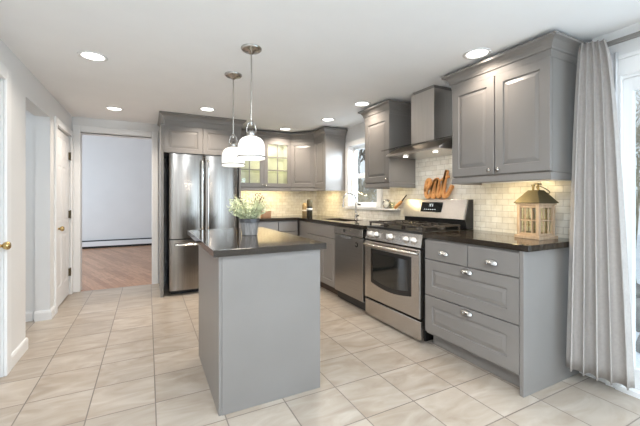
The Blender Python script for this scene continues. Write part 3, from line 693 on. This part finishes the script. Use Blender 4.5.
# ------------------------------------------------------------------ small things on the counters
c = thing('lantern', (0,0,0), 'whitewashed pine lantern with bronze hipped roof on the right worktop', 'lantern')
a = .082; zb, zt = .022, .235
MB().box(-a-.012, a+.012, -a-.012, a+.012, 0, .022).build('base', 'lantern_wood', c, .003)
mb = MB()
for sx in (-1,1):
    for sy in (-1,1): mb.box(sx*a-(.022 if sx>0 else 0), sx*a+(0 if sx>0 else .022), sy*a-(.022 if sy>0 else 0), sy*a+(0 if sy>0 else .022), zb, zt)
for s_ in (-1,1):
    lo, hi = (a-.016, a-.004) if s_ > 0 else (-a+.004, -a+.016)
    for z0_, z1_ in ((zb, zb+.018), (zt-.02, zt), ((zb+zt)/2-.005, (zb+zt)/2+.005)):
        mb.box(-a+.022, a-.022, lo, hi, z0_, z1_); mb.box(lo, hi, -a+.022, a-.022, z0_, z1_)
    for k in (-.024, .024):
        mb.box(k-.005, k+.005, lo+.002, hi-.002, zb+.018, zt-.02); mb.box(lo+.002, hi-.002, k-.005, k+.005, zb+.018, zt-.02)
mb.build('frame', 'lantern_wood', c, .002)
g = MB()
for s_ in (-1,1):
    g.box(-a+.02, a-.02, s_*(a-.018)-.001, s_*(a-.018)+.001, zb+.01, zt-.01); g.box(s_*(a-.018)-.001, s_*(a-.018)+.001, -a+.02, a-.02, zb+.01, zt-.01)
g.build('glass_panes', 'cabglass', c)
B(-a-.006, a+.006, -a-.006, a+.006, zt, zt+.012).build('top_board', 'lantern_wood', c, .002)
e = a+.014; q = .034
MB().add([(-e,-e,zt+.012),(e,-e,zt+.012),(e,e,zt+.012),(-e,e,zt+.012),(-e,-e,zt+.017),(e,-e,zt+.017),(e,e,zt+.017),(-e,e,zt+.017),(-q,-q,.338),(q,-q,.338),(q,q,.338),(-q,q,.338)],
         [(0,3,2,1)]+[(i,(i+1)%4,4+(i+1)%4,4+i) for i in range(4)]+[(4+i,4+(i+1)%4,8+(i+1)%4,8+i) for i in range(4)]+[(8,9,10,11)]).build('roof', 'bronzeroof', c)
mb = MB().box(-.03,-.022,-.006,.006,.338,.372).box(.022,.03,-.006,.006,.338,.380).box(-.034,-.018,-.008,.008,.368,.376).box(.0,.052,-.009,.009,.378,.386)
mb.build('finial', 'bronze', c)
MB().tube([(.02+.060*(1-math.cos(t_))*.9, -.0+.030*math.sin(t_)*1.0, .366-.050*(1-math.cos(t_))/2) for t_ in [2*PI*i/24 for i in range(25)]], .0035, 6).build('carry_ring', 'bronze', c)
MB().box(a-.004, a+.002, -a+.03, -a+.05, zt-.025, zt+.004).build('latch', 'bronze', c)
c.location = (2.432, 1.405, .914); c.rotation_euler = (0,0,math.radians(-6))

# planter with pale sprays on the island
px, py = .697, 2.545
c = thing('potted_plant', (px, py, .914), 'grey wooden planter with pale green sprays on the island top', 'plant')
n8 = 10; vs = []
mb = MB().lathe((px,py,.914), [(.058,0),(.061,.004),(.070,.110),(.072,.115),(.072,.125),(.064,.125),(.062,.105)], n8, smooth=False)
mb.build('pot', 'grey_wood', c)
MB().lathe((px,py,.914), [(.0725,.098),(.0755,.098),(.0785,.127),(.0740,.127)], n8, smooth=False, ring=True).build('pot_rim', 'zinc', c)
MB().lathe((px,py,1.020), [(0,0),(.066,0),(.066,.006),(0,.008)], 16).build('soil', 'soil', c)
random.seed(11); mb = MB(); sp = MB()
def leafq(mb, p, d, L, w_):
    d = Vector(d).normalized(); s_ = d.cross(Vector((random.uniform(-1,1),random.uniform(-1,1),random.uniform(-1,1)))).normalized()
    p = Vector(p); mb.add([p, p+d*L*.45+s_*w_, p+d*L, p+d*L*.45-s_*w_], [(0,1,2,3)])
for k in range(140):
    an = random.uniform(0, 2*PI); tilt = random.uniform(0, 1)**.8*1.0; L = random.uniform(.12,.235)
    r_ = random.uniform(0,.055); p0 = Vector((px+r_*math.cos(an), py+r_*math.sin(an), 1.022))
    d = Vector((math.sin(tilt)*math.cos(an), math.sin(tilt)*math.sin(an), math.cos(tilt)))
    pts = [p0 + d*L*t_ + Vector((0,0,-.03*t_*t_*tilt)) for t_ in (0,.35,.7,1)]
    mb.tube(pts, [.0014,.0012,.001,.0008], 3)
    for j in range(16):
        t_ = .2+.8*j/16; i = min(2, int(t_*3)); q_ = pts[i].lerp(pts[i+1], t_*3-i)
        leafq(mb, q_, d*.6+Vector((random.uniform(-1,1),random.uniform(-1,1),random.uniform(-.3,1))), random.uniform(.014,.026), .0045)
mb.build('foliage', 'leaf', c)
for k in range(9):
    an = random.uniform(0, 2*PI); p0 = Vector((px+.02*math.cos(an), py+.02*math.sin(an), 1.03)); d = Vector((.55*math.cos(an), .55*math.sin(an), 1)).normalized()
    L = random.uniform(.19,.25); sp.tube([p0, p0+d*L*.75], .0012, 3)
    for j in range(10): leafq(sp, p0+d*L*(.72+.028*j), d*.8+Vector((random.uniform(-1,1),random.uniform(-1,1),random.uniform(-1,1)))*.6, .016, .004)
sp.build('flower_spikes', 'spike', c)

# wooden crate on the back counter
c = thing('wooden_box', (1.64, 5.05, .914), 'small brown wooden box on the back counter behind the plant', 'box')
MB().box(1.57,1.71,4.99,4.998,.916,.992).box(1.57,1.71,5.092,5.10,.916,.992).box(1.57,1.578,4.998,5.092,.916,.992).box(1.702,1.71,4.998,5.092,.916,.992).box(1.578,1.702,4.998,5.092,.9145,.924).build('box_body', 'crate_wood', c, .002)
MB().box(1.566,1.714,4.986,5.104,.993,1.003).build('box_lid', 'crate_wood', c, .002)
# two bottles in the corner
def bottle(name, x, y, r, h, m1, m2, label):
    c = thing(name, (x,y,.914), label, 'bottle')
    MB().lathe((x,y,.914), [(r*.92,0),(r,.006),(r,h*.58),(r*.98,h*.60)], 24).build('bottle_body', m1, c)
    MB().lathe((x,y,.914), [(r*.97,h*.60),(r*1.0,h*.63),(r*.98,h*.84),(r*.80,h*.94),(r*.45,h*.99),(0,h)], 24).build('dome_lid', m2, c)
    MB().lathe((x,y,.914), [(r*1.0,h*.40),(r*1.015,h*.40),(r*1.015,h*.50),(r*1.0,h*.50)], 24, ring=True).build('paper_band', 'paper', c)
bottle('bottle', 2.10, 4.42, .042, .282, 'bottle', 'bottlecap', 'dark bottle with rounded bronze top by the counter corner')
bottle('bottle', 2.20, 4.80, .044, .215, 'amber', 'amber', 'shorter amber bottle behind the dark bottle by the counter corner')

# "eat" cut-out word on the range backguard
pts = [(.02,.36),(.09,.50),(.19,.74),(.205,.93),(.15,1.0),(.085,.86),(.045,.50),(.055,.16),(.12,.03),(.20,.14),(.28,.42),
       (.345,.74),(.43,.97),(.47,.98),(.40,.95),(.33,.72),(.285,.35),(.295,.09),(.35,.05),(.41,.26),(.47,.68),(.51,.98),(.475,.62),(.465,.22),(.50,.05),(.56,.14),
       (.63,.48),(.72,.98),(.79,1.42),(.745,1.18),(.69,.72),(.665,.26),(.70,.05),(.78,.12),(.87,.36),(.95,.62)]
def smooth_path(pts, n=5):
    out = []; P = [Vector((p[0],p[1],0)) for p in pts]
    for i in range(len(P)-1):
        p0, p1, p2, p3 = P[max(i-1,0)], P[i], P[i+1], P[min(i+2,len(P)-1)]
        for k in range(n):
            t = k/n; out.append(.5*((2*p1)+(p2-p0)*t+(2*p0-5*p1+4*p2-p3)*t*t+(3*p1-p0-3*p2+p3)*t**3))
    return out + [P[-1]]
mp_ = lambda p: (2.575, 2.615-.375*p[0], 1.203+.186*p[1])
mb = MB().tube([mp_(p) for p in smooth_path(pts)], .0172, flat=((1,0,0), .0155))
mb.tube([mp_(p) for p in ((.60,.93),(.68,1.0),(.84,1.10))], .012, flat=((1,0,0), .0150))
tag(mb.build('word_sign', 'orange_wood', None), 'orange wooden cut-out word eat standing on the range backguard', 'sign')

# wall ledge with dial, glass and wooden brush right of the window
tag(B(2.545, XE-.008, 3.05, 3.375, 1.058, 1.074).build('wall_ledge', 'trim', None, .003), 'thin white ledge on the tile right of the kitchen window', 'shelf')
c = thing('kitchen_timer', (2.575, 3.25, 1.074), 'round white dial in metal ring on the ledge beside the window', 'timer')
MB().lathe((2.595,3.25,1.130), [(.056,0),(.056,.030),(.051,.034),(.044,.034),(.044,.024),(0,.024)], 26, (-1,-.25,0)).build('case', 'nickel', c)
MB().lathe((2.5705,3.244,1.130), [(.043,0),(.043,.002),(0,.002)], 26, (-1,-.25,0)).build('dial', 'dial', c)
tag(MB().lathe((2.58,3.145,1.0745), [(.026,0),(.032,.004),(.036,.078),(.034,.078),(.030,.008),(0,.008)], 20).build('drinking_glass', 'cabglass'), 'small clear glass on the ledge between the dial and the brush', 'glass')
c = thing('pastry_brush', (2.575, 3.06, 1.074), 'wooden brush with dark handle leaning on the ledge above the range', 'brush')
P0, P1, P2 = Vector((2.572,3.085,1.085)), Vector((2.592,2.985,1.168)), Vector((2.604,2.925,1.235))
MB().tube([P0, P0.lerp(P1,.3), P0.lerp(P1,.8), P1], [.018,.021,.018,.011], 10).build('wooden_head', 'board', c)
MB().tube([P1, P2], [.0085,.006], 8).build('handle', 'ink', c)

# ------------------------------------------------------------------ curtain, rail, heater
def drape(top, bot, zt, zb, folds, amp_t, amp_b, seed):
    random.seed(seed); nz = 26; vs = []; cuts = [0]
    for k in range(folds): cuts.append(cuts[-1]+random.uniform(.7,1.4))
    cuts = [q/cuts[-1] for q in cuts]; am = [random.uniform(.7,1.25) for _ in range(folds)]; us = []
    for k in range(folds): us += [(k, i/12) for i in range(12)]
    us.append((folds-1, 1.0))
    for k in range(nz+1):
        t = k/nz; ts = t**.6; amp = amp_t+(amp_b-amp_t)*min(1,t*1.4)
        for j, e in us:
            ut = (j+e)/folds; ub = cuts[j]+(cuts[j+1]-cuts[j])*e; u = ut+(ub-ut)*min(1,t*2.5)
            a = Vector(top[0]).lerp(Vector(top[1]), u); b = Vector(bot[0]).lerp(Vector(bot[1]), u); p = a.lerp(b, ts)
            d = (Vector(bot[1])-Vector(bot[0])).normalized(); nrm = Vector((d.y,-d.x))
            w_ = -math.cos(2*PI*e); am_ = am[j]*(1-e)+am[min(j+1,folds-1)]*e
            p += nrm*amp*w_*(1+(am_-1)*t) + d*.010*math.sin(2*PI*e)*(.3+t)
            vs.append((p.x, p.y, zt+(zb+.03*(1-u)-zt)*t))
    W_ = len(us)
    return MB().add(vs, [(k*W_+i, k*W_+i+1, (k+1)*W_+i+1, (k+1)*W_+i) for k in range(nz) for i in range(W_-1)], True)
c = thing('curtain', (2.48, 1.07, .03), 'long pleated grey linen curtain hanging beside the sliding glass door', 'curtain')
o = drape(((2.44,1.140),(2.51,1.03)), ((2.362,1.180),(2.50,.885)), 2.175, .085, 5, .015, .036, 3).build('curtain_panel', 'curtain', c)
md = o.modifiers.new('thick', 'SOLIDIFY'); md.thickness = .004
o = drape(((2.575,1.06),(2.585,1.0)), ((2.575,1.06),(2.585,1.0)), 2.10, .05, 3, .008, .010, 5).build('sheer_lining', 'sheer', c)
md = o.modifiers.new('thick', 'SOLIDIFY'); md.thickness = .002
r = thing('curtain_rail', (2.5, 0, 2.17), 'slim grey curtain rail along the wall above the sliding door', 'curtain rail')
B(2.555, 2.585, -1.4, 1.13, 2.150, 2.172).build('rail', 'cab', r)
for y in (1.09, .2, -.6, -1.3): B(2.585, XE-.0005, y-.012, y+.012, 2.150, 2.172).build('bracket', 'cab', r)
struct('trim_5', MB().sweep([(XE, 1.14), (XE, YS)], [(0,2.19),(.006,2.19),(.02,2.21),(.034,2.232),(.034,2.24),(0,2.24)]), 'wall')
c = thing('baseboard_heater', (-.4, 9.66, 0), 'long white baseboard heater on the far room wall beyond the doorway', 'heater')
B(-2.4, 1.2, 9.64, 9.715, .05, .165).build('cover', 'heater', c, .004)
B(-2.4, 1.2, 9.66, 9.715, .165, .19).build('top_vent', 'black', c)
B(-2.38, 1.18, 9.66, 9.715, 0, .05).build('bottom_gap', 'black', c)

# ------------------------------------------------------------------ outdoors, seen through the glass
struct('ground_snow', MB().box(XE+.15, 16, -9, 14, -.45, -.12), 'snow')
struct('ground_snow_south', MB().box(-6, XE+.15, -12, YS-.2, -.45, -.12), 'snow')
def bare(name, x, y, h, n, m, label, cat, group, seed, spread=.5, depth=4, r=.03):
    random.seed(seed); mb = MB()
    def grow(p, d, L, r_, k):
        q = p + d*L; mid = p.lerp(q,.5)+Vector((random.uniform(-1,1),random.uniform(-1,1),random.uniform(-.5,.5)))*L*.07
        mb.tube([p, mid, q], [r_, r_*.85, r_*.65], 4)
        if k <= 0: return
        for _ in range(n if k > 1 else n+1):
            dd = (d + Vector((random.uniform(-1,1),random.uniform(-1,1),random.uniform(-.25,.7)))*spread*1.6).normalized()
            grow(p.lerp(q, random.uniform(.45,1)), dd, L*random.uniform(.55,.8), r_*.6, k-1)
    for s_ in range(1 if cat == 'tree' else 4):
        d = Vector((random.uniform(-.1,.1), random.uniform(-.1,.1), 1)) if cat == 'tree' else Vector((random.uniform(-.8,.8), random.uniform(-.8,.8), .8))
        grow(Vector((x,y,-.13)), d.normalized(), h*.38, r, depth)
    return tag(mb.build(name, m), label, cat, group)
T = 'bare winter trees outside'; S = 'dry bushes outside'
bare('bare_tree', 9.4, 13.7, 8, 3, 'bark', 'dark bare tree seen through the upper kitchen window sash', 'tree', T, 21, .5, 4, .11)
for i, (x, y, h, lab) in enumerate(((4.3,6.1,1.9,0),(6.2,9.1,2.6,0),(8.6,11.6,3.4,0))):
    bare('dry_bush', x, y, h, 4, 'drybush', 'dry leafless brown bush outside the kitchen window', 'bush', S+' the kitchen window', 40+i, .75, 4, .020)
for i, (x, y, h) in enumerate(((6.2,2.2,3.3),(11.5,4.1,5.2))):
    bare('bare_tree', x, y, h, 4, 'drybush', 'tangled bare tree outside the sliding glass door', 'tree', T+' by the sliding door', 60+i, .8, 5, .04)
random.seed(5)
for i in range(7):
    x, y = 3.9+.62*(i//2), 1.15+.31*(i//2)+.62*(i%2); rr = random.uniform(.22,.27)
    mb = MB().lathe((x,y,-.2), [(.6*rr,0),(rr,.25*rr),(.95*rr,.7*rr),(.5*rr,1.05*rr),(0,1.12*rr)], 9)
    mb.v = [tuple(Vector(p)+Vector((random.uniform(-1,1),random.uniform(-1,1),random.uniform(-1,1)))*rr*.09) for p in mb.v]
    tag(mb.build('garden_rock', 'rock'), 'grey rock lying in the snow outside the sliding door', 'rock', 'garden rocks outside the sliding door')
